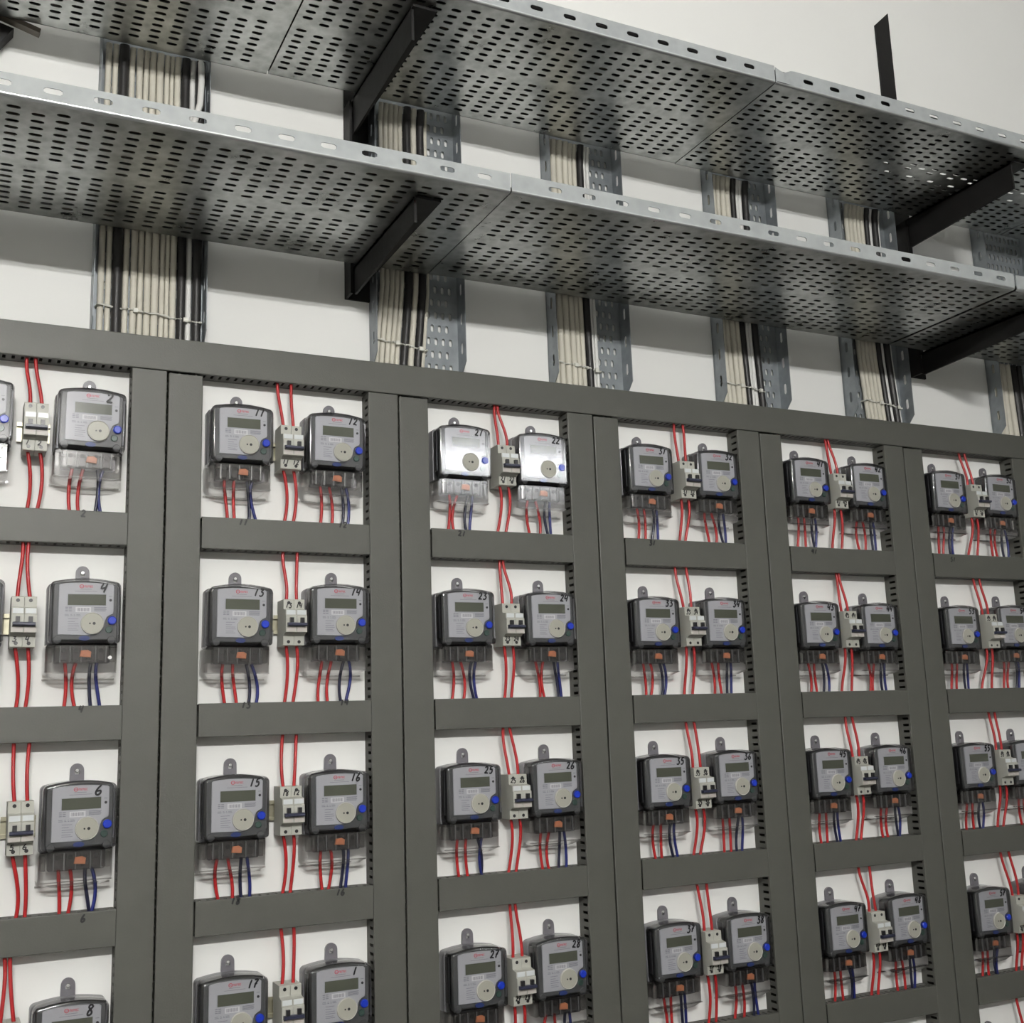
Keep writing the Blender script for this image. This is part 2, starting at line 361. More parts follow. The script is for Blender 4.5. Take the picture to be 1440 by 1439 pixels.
def make_meter():
    t = empty('electricity_meter', (0, 0, 0))
    K = lambda o: kid(o, t)
    mb = MB(); puffed(mb, arch_poly(-58, 59, -131, -15.5, -21, 9), 0.5, 24, 2.5); K(mb.build('meter_base', M_base, t))
    # hanger tab with a hole
    mb = MB(); n = 16; r = 11.2
    outer = [(r*math.cos(math.radians(a)), 1+r*math.sin(math.radians(a))) for a in range(0, 181, 18)] + [(-r-.5, -19), (r+.5, -19)]
    hole = [(4.2*math.cos(math.radians(a)), -1.5+4.2*math.sin(math.radians(a))) for a in range(0, 181, 18)] + [(-3, -6), (3, -6)]
    m_ = len(outer)
    vs = [(mm(x), -mm(y), mm(z)) for y in (.5, 6) for P_ in (outer, hole) for x, z in P_]
    fs = []
    for i in range(m_):
        j = (i+1) % m_
        fs += [(i, j, m_+j, m_+i), (2*m_+j, 2*m_+i, 3*m_+i, 3*m_+j), (i, 2*m_+i, 2*m_+j, j), (m_+i, m_+j, 3*m_+j, 3*m_+i)]
    mb.add(vs, fs); tab = K(mb.build('hanger_tab', M_tab, t))
    mb = MB(); mb.disc((0, .0005), .0034, -.0002, -.0075, 12, .0008); K(mb.build('screw', M_screw, t))
    # inner module
    mb = MB(); puffed(mb, arch_poly(-50, 54, -121, -21, -25, 5), 24, 51.5, 1.5, 2); K(mb.build('module', M_mod, t))
    mb = MB()
    for x in (-54.5, 57):
        mb.box((mm(x-1), -mm(24), mm(-112)), (mm(x+1), -mm(40), mm(-30)))
    K(mb.build('inner_rib', M_base, t))
    # faceplate with the notch for the button and the bulge round the port
    fp = [(-41.8, -112.5), (5, -113.2)]
    fp += [(13+20*math.cos(math.radians(a)), -93.2+20*math.sin(math.radians(a))) for a in range(-85, 1, 12)]
    fp += [(34.5, -87), (36.5, -82), (40.5, -79), (46.5, -76), (47.3, -72), (47.4, -28), (44.5, -25.5)]
    fp += [(30, -24.2), (15, -23.2), (0, -22.9), (-15, -23.2), (-30, -24.2), (-40, -26), (-41.9, -28)]
    mb = MB(); puffed(mb, fp, 51.5, 54, .7, 1, smooth=False); K(mb.build('faceplate', M_face, t))
    mb = MB(); mb.box((mm(-28.6), -mm(53.5), mm(-63.2)), (mm(35.6), -mm(54.5), mm(-42.2))); lr = K(mb.build('display_frame', M_lcdrim, t))
    mb = MB(); mb.box((mm(-27.2), -mm(53.8), mm(-62)), (mm(34.4), -mm(54.8), mm(-43.4))); K(mb.build('display', M_lcd, t))
    # print
    mb = MB()
    def q(x0, x1, z0, z1, y=54.15): mb.box((mm(x0), -mm(53.9), mm(z0)), (mm(x1), -mm(y), mm(z1)))
    q(-8, 11, -34.9, -34.1); q(-16, 20, -38.3, -37.6)
    q(39, 44.5, -46.5, -45.6)
    for z in (-66.5, -69.5, -72.5): q(-31, -26.5, z, z+1.4); q(-25.4, -20.5, z, z+1.4)
    for k in range(13): q(-12+k*1.6, -12+k*1.6+(.9 if k % 3 else .5), -72.4, -66.6)
    for k in range(4): q(15.5, 35.5-(k % 2)*1.2, -66.3-k*1.9, -65.2-k*1.9)
    for x0, x1 in ((-31.5, -24.5), (-22.5, -19), (-17, -14.5), (-13, -6)): q(x0, x1, -80.6, -79.6); q(x0, x1-.8, -78.4, -77.6)
    for x0, x1, z in ((-26, -10, -86), (-26, -15, -90.5), (-26, -9, -94.5), (-26, -8, -98), (-26, -12, -102), (-26, -9, -105)): q(x0, x1, z, z+.9)
    K(mb.build('faceplate_print', M_print, t))
    # white serial label under the barcode
    mb = MB(); mb.box((mm(-14.5), -mm(53.9), mm(-74)), (mm(10.5), -mm(54.06), mm(-65))); K(mb.build('barcode_label', M_white, t))
    # red maker's mark: ring with a bar, then small heavy letters
    mb = MB(); rg = lambda r_, y: [(mm(-5.5+r_*math.cos(math.radians(a))), -mm(y), mm(-29.6+r_*.92*math.sin(math.radians(a)))) for a in range(0, 360, 24)]
    mb.rings([rg(3.7, 53.9), rg(3.7, 54.2), rg(2.5, 54.2), rg(2.5, 53.9)], False, False)
    def lt(x, segs):
        for a, b, c_, d_ in segs: mb.box((mm(x+a), -mm(53.9), mm(-31.6+b)), (mm(x+c_), -mm(54.2), mm(-31.6+d_)))
    mb.box((mm(-7.3), -mm(53.9), mm(-30)), (mm(-3.4), -mm(54.2), mm(-29.2)))
    E_ = [(0,0,.6,3.6),(.6,0,1.9,.6),(.6,1.5,1.9,2.1),(.6,3,1.9,3.6)]; N_ = [(0,0,.6,3.6),(.6,2.9,1.7,3.6),(1.7,0,2.3,3.6)]
    M__ = [(0,0,.6,3.6),(.6,2.9,1.5,3.6),(1.5,.6,2,3.6),(2,2.9,2.9,3.6),(2.9,0,3.5,3.6)]; C_ = [(0,0,.6,3.6),(.6,0,1.9,.6),(.6,3,1.9,3.6)]
    for x, g in ((-1, N_), (1.9, E_), (4.3, M__), (8.3, E_), (10.7, C_)): lt(x, g)
    K(mb.build('red_logo', M_logo, t))
    # led dot
    mb = MB(); mb.disc((mm(42), mm(-53)), mm(2.3), -mm(53.5), -mm(54.6), 12); K(mb.build('pulse_lamp', M_dark, t))
    # optical port
    mb = MB(); mb.disc((mm(13), mm(-93.2)), mm(18), -mm(52), -mm(57.6), 32, mm(1)); port = K(mb.build('optical_port', M_port, t))
    mb = MB(); rg = lambda r_, y: [(mm(13+r_*math.cos(math.radians(a))), -mm(y), mm(-93.2+r_*math.sin(math.radians(a)))) for a in range(0, 360, 12)]
    mb.rings([rg(19, 53.5), rg(19, 56.8), rg(18.2, 58.2), rg(17.4, 57.4)], False, False, True); o = mb.build('port_rim', M_rim, port); kid(o, port)
    mb = MB(); mb.disc((mm(9), mm(-93.4)), mm(1.5), -mm(57), -mm(57.9), 10); mb.disc((mm(15.8), mm(-93.4)), mm(2.5), -mm(57), -mm(57.9), 12); o = mb.build('port_eye', M_dark, port); kid(o, port)
    # buttons
    mb = MB(); mb.disc((mm(45), mm(-88)), mm(7.3), -mm(50), -mm(58.5), 20, mm(1.5)); K(mb.build('blue_button', M_bluebtn, t))
    mb = MB(); mb.disc((mm(40.5), mm(-103.5)), mm(6), -mm(50), -mm(54.5), 16, mm(1)); K(mb.build('green_button', M_green, t))
    mb = MB()
    lens = [(mm(1+9*math.cos(math.radians(a))), mm(-118.2+4.2*math.sin(math.radians(a)))) for a in range(0, 360, 24)]
    mb.rings([[(x, -mm(51), z) for x, z in lens], [(x, -mm(54), z) for x, z in lens]]); K(mb.build('blue_marking', M_bluedim, t))
    for x in (-42, 45):
        mb = MB(); mb.disc((mm(x), mm(-121)), mm(6.8), -mm(30), -mm(53), 16, mm(1)); K(mb.build('cover_screw', M_mod, t))
    # upper clear cover
    mb = MB(); puffed(mb, arch_poly(-56, 59.5, -126, -15, -20.5, 10), 22, 56.3, 4.5, 4, cap0=False); K(mb.build('clear_cover', M_cover, t))
    # terminal block
    mb = MB(); puffed(mb, arch_poly(-45, 45, -160, -126, -126.4, 3, 3), 20, 42, 3, 2, smooth=False); tb = K(mb.build('terminal_block', M_tsmoke, t))
    mb = MB()
    for x in (-30, -10.5, 12, 30): mb.disc((mm(x), mm(-138)), mm(4), -mm(41), -mm(42.6), 10)
    o = mb.build('terminal_screw', M_dark, tb); kid(o, tb)
    mb = MB()
    for x in (-36, -20, -2, 21, 38): mb.box((mm(x-.8), -mm(41), mm(-158)), (mm(x+.8), -mm(45.5), mm(-131)))
    o = mb.build('terminal_divider', M_base, tb); kid(o, tb)
    mb = MB(); a = [(-5, -149), (13, -150.5), (14, -141), (8, -137.5), (-3, -138.5)]
    puffed(mb, a, 44, 47.3, .8, 1); K(mb.build('orange_seal', M_orange, t))
    mb = MB()
    for x in (-30, -10.5, 12, 30): mb.box((mm(x-5), -mm(24), mm(-154)), (mm(x+5), -mm(38), mm(-130)))
    mb.box((mm(-43), -mm(22), mm(-134)), (mm(43), -mm(36), mm(-128)))
    o = mb.build('terminal_clamp', M_clamp, tb); kid(o, tb)
    # terminal cover, open below, chamfered
    tc = [(-54, -182), (-40, -185.5), (-20, -187.5), (0, -188), (20, -187.5), (36, -185.5), (47, -182), (56, -179), (57, -171), (57, -126), (48, -124.5), (-50, -124.5), (-58, -127), (-61, -135), (-61, -176)]
    mb = MB()
    rings = [[(mm(x), -mm(2), mm(z)) for x, z in tc]]
    tc2 = inset(tc, 1.5); rings.append([(mm(x), -mm(44), mm(z)) for x, z in tc2]); tc3 = inset(tc, 5); rings.append([(mm(x), -mm(48.5), mm(z)) for x, z in tc3])
    mb.rings(rings, False, True, True)
    for x in (-52, 49):
        puffed(mb, [(x-3.5, -158), (x+3.5, -158), (x+3.5, -134), (x-3.5, -134)], 10, 43, 1.5, 1)
    K(mb.build('terminal_cover', M_tcover, t, sharp=35))
    mb = MB(); mb.box((mm(-58), -mm(40), mm(-177)), (mm(55), -mm(49), mm(-176))); mb.box((mm(-61), -mm(3), mm(-187)), (mm(57), -mm(5), mm(-184)))
    K(mb.build('cover_lip', M_tcover, t))
    return t
METERS = {1:(.296,-.078),3:(.296,-.833),5:(.30,-1.588),7:(.30,-2.35),2:(0.708,-0.078),4:(0.708,-0.833),6:(0.714,-1.587),8:(0.710,-2.355),11:(1.298,-0.086),12:(1.705,-0.086),13:(1.302,-0.840),14:(1.712,-0.829),15:(1.291,-1.591),16:(1.705,-1.590),17:(1.291,-2.338),18:(1.706,-2.338),21:(2.304,-0.085),22:(2.701,-0.090),23:(2.299,-0.834),24:(2.710,-0.835),25:(2.305,-1.587),26:(2.707,-1.585),27:(2.307,-2.342),28:(2.699,-2.342),31:(3.297,-0.095),32:(3.697,-0.095),33:(3.285,-0.847),34:(3.681,-0.844),35:(3.295,-1.589),36:(3.686,-1.583),37:(3.297,-2.340),38:(3.694,-2.337),41:(4.293,-0.088),42:(4.696,-0.089),43:(4.281,-0.850),44:(4.685,-0.852),45:(4.279,-1.594),46:(4.685,-1.592),47:(4.289,-2.342),48:(4.690,-2.338),51:(5.294,-0.088),52:(5.704,-0.084),53:(5.288,-0.855),54:(5.691,-0.847),55:(5.293,-1.602),56:(5.689,-1.601),57:(5.292,-2.355),58:(5.69,-2.35),59:(5.285,-3.105)}
proto = make_meter()
first = True
EDGE = {1: 'grey meter cut off by the left picture edge in the top row', 3: 'grey meter cut off by the left picture edge in the second row',
        5: 'grey meter cut off by the left picture edge in the third row', 7: 'grey meter cut off by the left picture edge in the bottom row',
        58: 'grey meter cut off by the right picture edge in the bottom row', 59: 'grey meter with only its hanger tab showing in the bottom right corner',
        56: 'grey meter cut off by the right picture edge in the third row'}
rm = random.Random(11)
for num in sorted(METERS):
    x, z = METERS[num]
    t = proto if first else copy_tree(proto); first = False
    t.location = P(x, 0, z)
    t.rotation_euler = (rm.uniform(-.002, .002), rm.uniform(-.009, .009), 0)
    if num in (21, 22): t.rotation_euler = (.004, 0, 0)
    if num == 1: t.rotation_euler = (-.035, 0, 0)
    side = 'left' if num % 2 else 'right'
    extra = ' with glaring white reflection' if num in (21, 22) else ''
    lab = EDGE.get(num, '%s meter marked %s, %s one of the %s pair in the %s' % ('glaring white' if extra else 'grey', {18: '1', 17: '17'}.get(num, str(num)), side, RW[((num-1) % 10)//2], CL[num//10]))
    tag(t, lab, 'electricity meter', 'electricity meters')
    txt = {17: '17', 18: '1'}.get(num, str(num))
    if num == 59: continue
    big = num < 10
    mb = writing(txt, .016 if big else .0135, .012 if big else .0088, .0031 if big else .0028, rm, .18)
    o = mb.build('handwritten_number', M_ink, t); o.location = (mm(23) if big else mm(22), -mm(56.5), mm(-40) if big else mm(-37.5))
    if num in (4, 1):       # bright sealing screw
        mb = MB(); mb.disc((mm(44), mm(-151)), mm(4), -mm(46), -mm(50), 14, mm(1)); mb.build('sealing_screw', M_screw, t)

# ================================================================== circuit breakers
PW = .0435*S*1000   # pole width in mm
def make_breaker():
    t = empty('circuit_breaker', (0, 0, 0))
    prof = [(11, -42.5), (54, -42.5), (55, -41.5), (55, -24.5), (62, -22.5), (66, -20), (74, -19.5), (74, 10.5), (70.5, 11.5), (70.5, 21.5), (62, 22.5), (56, 24), (55, 25), (55, 41.5), (54, 42.5), (11, 42.5), (11, 20), (14, 17), (14, -17), (11, -20)]
    def pole(x0, x1):
        mb = MB(); mb.rings([[(mm(x1), -mm(d_), mm(z)) for d_, z in prof], [(mm(x0), -mm(d_), mm(z)) for d_, z in prof]]); return mb
    for sgn in (-1, 1):
        x0, x1 = (-PW, -.25) if sgn < 0 else (.25, PW)
        xc = (x0+x1)/2
        p = kid(pole(x0, x1).build('pole_housing', M_brk, t), t)
        for z in (35.9, -35.9):
            mb = MB(); mb.disc((mm(xc), mm(z)), mm(3.1), -mm(54), -mm(55.25), 14); kid(mb.build('terminal_screw', M_dark, p), p)
        mb = MB(); mb.box((mm(x0+1.6), -mm(70), mm(12.5)), (mm(x1-1.2), -mm(71.2), mm(21))); kid(mb.build('marker_window', M_brkw, p), p)
        mb = MB(); mb.box((mm(x0+1), -mm(73.5), mm(-19)), (mm(x1-1), -mm(74.5), mm(-10.5))); kid(mb.build('rating_label', M_brkl, p), p)
        mb = MB(); mb.box((mm(xc-3.4), -mm(73), mm(-3)), (mm(xc+3.4), -mm(80), mm(6.5))); kid(mb.build('toggle', M_dark, t), t)
    mb = MB()
    pr = [(73.5, -9.6), (82, -9), (84, -7.5), (84, -4), (81, -2.8), (73.5, -2.6)]
    mb.rings([[(mm(PW-2), -mm(d_), mm(z)) for d_, z in pr], [(mm(-PW+2), -mm(d_), mm(z)) for d_, z in pr]]); kid(mb.build('toggle_bar', M_bar, t), t)
    return t
BRK = {1:(0.508,-0.287),3:(0.496,-1.036),5:(0.518,-1.780),7:(.505,-2.535),11:(1.505,-0.290),13:(1.519,-1.027),15:(1.509,-1.776),17:(1.508,-2.523),21:(2.515,-0.294),23:(2.511,-1.026),25:(2.516,-1.775),27:(2.506,-2.535),31:(3.514,-0.296),33:(3.489,-1.025),35:(3.486,-1.787),37:(3.494,-2.526),41:(4.495,-0.292),43:(4.484,-1.030),45:(4.474,-1.775),47:(4.494,-2.535),51:(5.507,-0.287),53:(5.512,-1.032),55:(5.500,-1.778),57:(5.505,-2.547)}
WR = {1:'b',3:'b',11:'b',13:'t',15:'t',21:'b',23:'b',25:'t',27:'b',31:'b',33:'t',35:'tb',37:'b',41:'b',43:'t',45:'t',47:'b',51:'b',53:'t',55:'t',5:'b',57:'b'}
bproto = make_breaker(); first = True
# DIN rail
def rail_mesh():
    mb = MB(); pr = [(1, -12), (8, -12), (8, -17.5), (9.2, -17.5), (9.2, -10.8), (2.2, -10.8), (2.2, 10.8), (9.2, 10.8), (9.2, 17.5), (8, 17.5), (8, 12), (1, 12)]
    mb.rings([[(mm(26), -mm(d_), mm(z)) for d_, z in pr], [(mm(-28), -mm(d_), mm(z)) for d_, z in pr]]); return mb
rail0 = None
rb = random.Random(5)
for num in sorted(BRK):
    x, z = BRK[num]
    t = bproto if first else copy_tree(bproto); first = False
    t.location = P(x, 0, z); t.rotation_euler = (0, rb.uniform(-.012, .012), 0)
    nm = 'meters %d and %d' % (num, num+1)
    tag(t, 'white two-pole breaker with dark toggle, %s of the %s' % (RW[((num-1) % 10)//2], CL[num//10]), 'circuit breaker', 'two-pole circuit breakers')
    if rail0 is None: rail0 = rail_mesh().build('mounting_rail', M_rail); ro = rail0
    else: ro = link_copy(rail0)
    ro.location = P(x, 0, z) + Vector((rb.uniform(-.004, .002), 0, 0)); tag(ro, 'short zinc mounting rail behind the %s breaker of the %s' % (RW[((num-1) % 10)//2], CL[num//10]), 'rail', 'short mounting rails')
    for pos in WR.get(num, ''):
        for j in (0, 1):
            s_ = {15: '18', 16: '12'}.get(num+j, str(num+j)); big = len(s_) == 1
            mb = writing(s_, .009, .007 if big else .0054, .0019, rb, .1)
            o = mb.build('handwritten_number', M_ink, t)
            o.location = (mm(-PW+3.5 + j*PW), -mm(55.3), mm(26.5) if pos == 't' else mm(-33.5))

# ================================================================== wires
def wire(pts, r, material, label, group=None):
    mb = MB(); mb.tube(pts, r, 8); o = mb.build('wire', material, sharp=80); tag(o, label, 'wire', group); return o
TOPW = [[(0.469, 0.5), (1.461, 1.52), (2.489, 2.496), (3.492, 3.539), (4.469, 4.479), (5.462, 5.502)], [(0.485, 0.506), (1.489, 1.547), (2.491, 2.504), (3.446, 3.505), (4.466, 4.479), (5.468, 5.512)], [(0.486, 0.54), (1.491, 1.546), (2.483, 2.509), (3.453, 3.495), (4.446, 4.481), (5.475, 5.515)], [(0.487, 0.506), (1.484, 1.535), (2.487, 2.509), (3.459, 3.511), (4.446, 4.511), (5.449, 5.503)]]
BOTW = [[(0.492, 0.527), (1.491, 1.528), (2.483, 2.521), (3.481, 3.51), (4.455, 4.514), (5.45, 5.515)], [(0.486, 0.518), (1.496, 1.529), (2.493, 2.523), (3.455, 3.497), (4.435, 4.497), (5.443, 5.515)], [(0.518, 0.548), (1.49, 1.52), (2.485, 2.518), (3.451, 3.484), (4.444, 4.472), (5.451, 5.486)], [(0.547, 0.575), (1.492, 1.525), (2.483, 2.513), (3.478, 3.516), (4.458, 4.496), (5.471, 5.505)]]
ROWT = [0, -.7305, -1.4785, -2.223]
rw = random.Random(21)
hp = PW/1000/S/2
for c in range(6):
    for r in range(4):
        num = c*10+2*r+1; bx, bz = BRK[num]; nm = 'meters %d and %d' % (num, num+1)
        for j in (0, 1):
            sd = ('left', 'right')[j]; px = bx + (-hp if j == 0 else hp)
            xt = TOPW[r][c][j]
            if j == 1 and abs(xt-TOPW[r][c][0]) < .013: xt = TOPW[r][c][0]+.013
            dd = .062 + (.006 if j else 0)
            p = bez(P(xt, dd, ROWT[r]+.012), P(px, .083, bz+.092), (rw.uniform(-.05, .05), 0, -.35), (rw.uniform(-.06, .06), 0, .4))
            wire(p, .0031, M_red, '%s red wire entering the top of the %s breaker in the %s' % (sd, RW[r], CL[c]), 'red wires above the breakers')
            bxo = rw.uniform(.02, .09)
            p = bez(P(px, .083, bz-.092), P(BOTW[r][c][j], dd, ROWA[r]-.012), (bxo, 0, -.35), (bxo, 0, .35))
            wire(p, .0031, M_red, '%s red wire leaving the bottom of the %s breaker, %s' % (sd, RW[r], CL[c]), 'red wires below the breakers')
for num in sorted(METERS):
    if num == 59: continue
    x, z = METERS[num]; r = ((num-1) % 10)//2
    drift = rw.uniform(-.010, .016)
    for k, (off, mt, lb) in enumerate(((-26, M_red, 'outer red'), (-8, M_red, 'inner red'), (16, M_navy, 'left dark blue'), (25.5, M_blue, 'right blue'))):
        x0 = x + off/450; xe = x0 + drift + rw.uniform(-.012, .012)
        bow = rw.uniform(-.12, .12)
        p = bez(P(x0, .067, z-.352), P(xe, .06, ROWA[r]-.012), (bow, 0, -.3), (bow, 0, .35), 12)
        wire(p, .0030, mt, '%s wire below the %s meter of the %s, %s' % (lb, 'left' if num % 2 else 'right', RW[r], CL[num//10]), 'supply wires below the meters')
p = bez(P(5.452, .06, -2.955), P(5.47, .083, -3.2), (0, 0, -.3), (0, 0, .3)); wire(p, .0031, M_red, 'red wire in the bottom right corner compartment beside the cut-off meter')

# ================================================================== horizontal cable trays
def tray(x0, x1, d0, d1, z, fl, ph_slot, label, off=0, kink=None, phase=.349, wobble=0):
    t = empty('cable_tray', P((x0+x1)/2, (d0+d1)/2, z)); org = t.location.copy()
    tag(t, label, 'cable tray', 'horizontal perforated cable trays')
    th = .0033
    def V(x, d, zz): return P(x, d, zz) - org
    pan = MB()
    RB = .0105; dp = d1 - RB
    MP = lambda u, v, n: V(u, v, z + n + off)
    pitch = .0775; gp = .0467
    y_first = -.811
    k0 = math.ceil((x0+pitch/2-phase)/pitch); k1 = math.floor((x1-pitch/2-phase)/pitch)
    g = phase + k0*pitch - pitch/2; slab(pan, MP, x0, g, d0, dp, th)
    for k in range(k0, k1+1):
        cx = phase+k*pitch; u0, u1 = cx-pitch/2, cx+pitch/2
        sh = 0 if k % 2 else .025
        yA = [.095+.811+sh - i*gp for i in range(8)]; yB = [.095+.391+sh*.8 - i*.0455 for i in range(8)]
        yA = [y - (.952-.995 if 0 else 0) for y in yA]
        sc_ = (d1-d0)/.88
        yA = [d0+(y-.115)*sc_ for y in yA]; yB = [d0+(y-.115)*sc_ for y in yB]
        cur = dp
        for grp, gh in ((yA, gp*sc_), (yB, .0455*sc_)):
            a = grp[0]+gh/2; slab(pan, MP, u0, u1, a, cur, th) if cur-a > 1e-4 else None
            for y in grp: slotcell(pan, MP, u0, u1, y-gh/2, y+gh/2, cx, y, .0225, .0095, th)
            cur = grp[-1]-gh/2
        slab(pan, MP, u0, u1, d0, cur, th)
    g = phase + k1*pitch + pitch/2; slab(pan, MP, g, x1, d0, dp, th)
    pan.build('pan', M_steel, t)
    # flanges
    def zk(u, v):
        if not kink: return 0
        return -.026*math.exp(-((u-kink)/.035)**2)*v/fl
    for nm, dd in (('front_flange', d1), ('back_flange', d0)):
        fb = MB(); s_ = 1 if dd == d1 else -1
        MF = lambda u, v, n: V(u, dd + s_*(n-th + (.006*math.exp(-((u-kink)/.04)**2) if kink and nm == 'front_flange' else 0)), z + off + v + (zk(u, v) if nm == 'front_flange' else 0))
        def fslab(mb_, M_, a, b, v0, v1, t_):
            q = max(1, int((b-a)/.02)) if kink and abs((a+b)/2-kink) < .3 else 1
            for w_ in range(q): slab(mb_, M_, a+(b-a)*w_/q, a+(b-a)*(w_+1)/q, v0, v1, t_)
        p2 = .1565 if kink is None else .1600
        a0 = math.ceil((x0+p2/2-ph_slot)/p2); a1 = math.floor((x1-p2/2-ph_slot)/p2)
        g = ph_slot+a0*p2-p2/2
        vb = RB if dd == d1 else 0
        fslab(fb, MF, x0, g, vb, fl, th)
        for k in range(a0, a1+1):
            cx = ph_slot+k*p2; u0, u1 = cx-p2/2, cx+p2/2
            fslab(fb, MF, u0, u1, vb, fl*.30, th)
            # split the cell in u so that bends keep their shape
            slotcell(fb, MF, cx-.045, cx+.045, fl*.30, fl*.84, cx, fl*.56, .031, .0105, th)
            for q0, q1 in ((u0, cx-.045), (cx+.045, u1)): fslab(fb, MF, q0, q1, fl*.30, fl*.84, th)
            for q in range(4): fslab(fb, MF, u0+(u1-u0)*q/4, u0+(u1-u0)*(q+1)/4, fl*.84, fl, th)
        g = ph_slot+a1*p2+p2/2; fslab(fb, MF, g, x1, vb, fl, th)
        fb.build(nm, M_flange, t)
    # rounded bend between pan and front flange
    bd = MB()
    prof = [(d1-RB+RB*math.sin(math.radians(a)), off+RB-RB*math.cos(math.radians(a))) for a in range(0, 91, 15)]
    prof += [(d1-RB+(RB-th)*math.sin(math.radians(a)), off+RB-(RB-th)*math.cos(math.radians(a))) for a in range(90, -1, -30)]
    bd.rings([[V(x0, a, z+b) for a, b in prof], [V(x1, a, z+b) for a, b in prof]], True, True, True)
    bd.build('bent_edge', M_bend, t, sharp=50)
    return t
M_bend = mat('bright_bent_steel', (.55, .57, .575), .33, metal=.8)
ZL, ZU = .585, 1.413
tray(-1.5, 2.14, .113, .999, ZL, .081, .4637, 'lower perforated steel cable tray, left length that overlaps the next one', off=-.004)
tray(2.148, 4.94, .115, .995, ZL, .081, 2.186, 'lower perforated steel cable tray, middle length above meters 21 to 42', phase=.349+.03)
tray(4.955, 8.0, .115, .995, ZL-.003, .081, 5.03, 'lower perforated steel cable tray, right length past the joint at the picture edge')
tray(-1.5, 1.39, .115, .952, ZU, .0855, .4, 'upper perforated steel cable tray, left length ending above meters 11 and 12')
tray(1.398, 3.559, .117, .950, ZU+.003, .0855, 2.318, 'upper perforated steel cable tray, middle length over the left bracket', phase=.36)
tray(3.562, 5.95, .115, .952, ZU, .0855, 3.756, 'upper perforated steel cable tray, right length with a dented front edge', kink=3.605)
tray(5.96, 8.0, .115, .952, ZU+.002, .0855, 6.1, 'upper perforated steel cable tray, far right length past the bracket')

ORD = 'first second third fourth fifth sixth seventh eighth ninth tenth eleventh twelfth thirteenth fourteenth fifteenth sixteenth seventeenth eighteenth nineteenth twentieth twenty-first twenty-second twenty-third twenty-fourth twenty-fifth twenty-sixth twenty-seventh twenty-eighth twenty-ninth thirtieth'.split()
# cables lying in the trays
rc = random.Random(9)
def lying(x0, x1, d, z, r, material, label, group):
    n = 16; ph = rc.uniform(0, 6); am = rc.uniform(.001, .004)
    pts = [P(x0+(x1-x0)*i/(n-1), d+am*math.sin(ph+i*1.3), z+r/S+abs(am*math.cos(ph+i))*.5) for i in range(n)]
    mb = MB(); mb.tube(pts, r, 6); o = mb.build('lying_cable', material, sharp=80); tag(o, label, 'cable', group); return o
for lvl, (z, d0, d1, nm) in enumerate(((ZL+.008, .126, .975, 'lower'), (ZU+.012, .13, .925, 'upper'))):
    n = 29; st = (d1-d0)/n
    for k in range(n):
        d = d0+(k+.5)*st
        mt = M_ck if rc.random() < (.78 if lvl else .55) else (M_cb if rc.random() < .75 else M_cw)
        x1 = 7.9
        if lvl == 1 and 10 < k < 16: x1 = 4.6 if k != 13 else 5.05
        if lvl == 1 and k in (3,): x1 = 5.0
        cn = {M_ck: 'black', M_cb: 'dusty brown', M_cw: 'white'}[mt]
        o = lying(-1.45, x1, d, z, st*S*.49, mt, '%s cable lying in the %s tray, %s from the wall in the bottom layer' % (cn, nm, ORD[k]), '%s cables lying in the %s tray' % (cn, nm))
    if lvl == 0:
        for k in range(3): lying(-1.45, 7.9, .137+k*.029, z+.0305, .0064, M_ck, 'black cable lying in the lower tray, %s from the wall in the upper layer' % ORD[k], 'black cables lying in the lower tray')
    # second layer, piled over the upper tray
    if lvl == 1:
        for k in range(20):
            d = d0+(k+.5)*(d1-.06-d0)/21
            x1 = 7.9 if not 6 < k < 12 else 4.4
            lying(-1.45, x1, d, z+st*1.0+.004, st*S*.55, M_ck, 'black cable lying in the upper tray, %s from the wall in the second layer' % ORD[k], 'black cables lying in the upper tray')

for k in range(3):
    lying(-1.45, 4.35 if k != 1 else 5.9, .931-k*.03, ZU+.012+.042, .0062, M_ck, 'black cable topmost in the upper tray, %s behind its slotted front edge' % ORD[k], 'black cables lying in the upper tray')
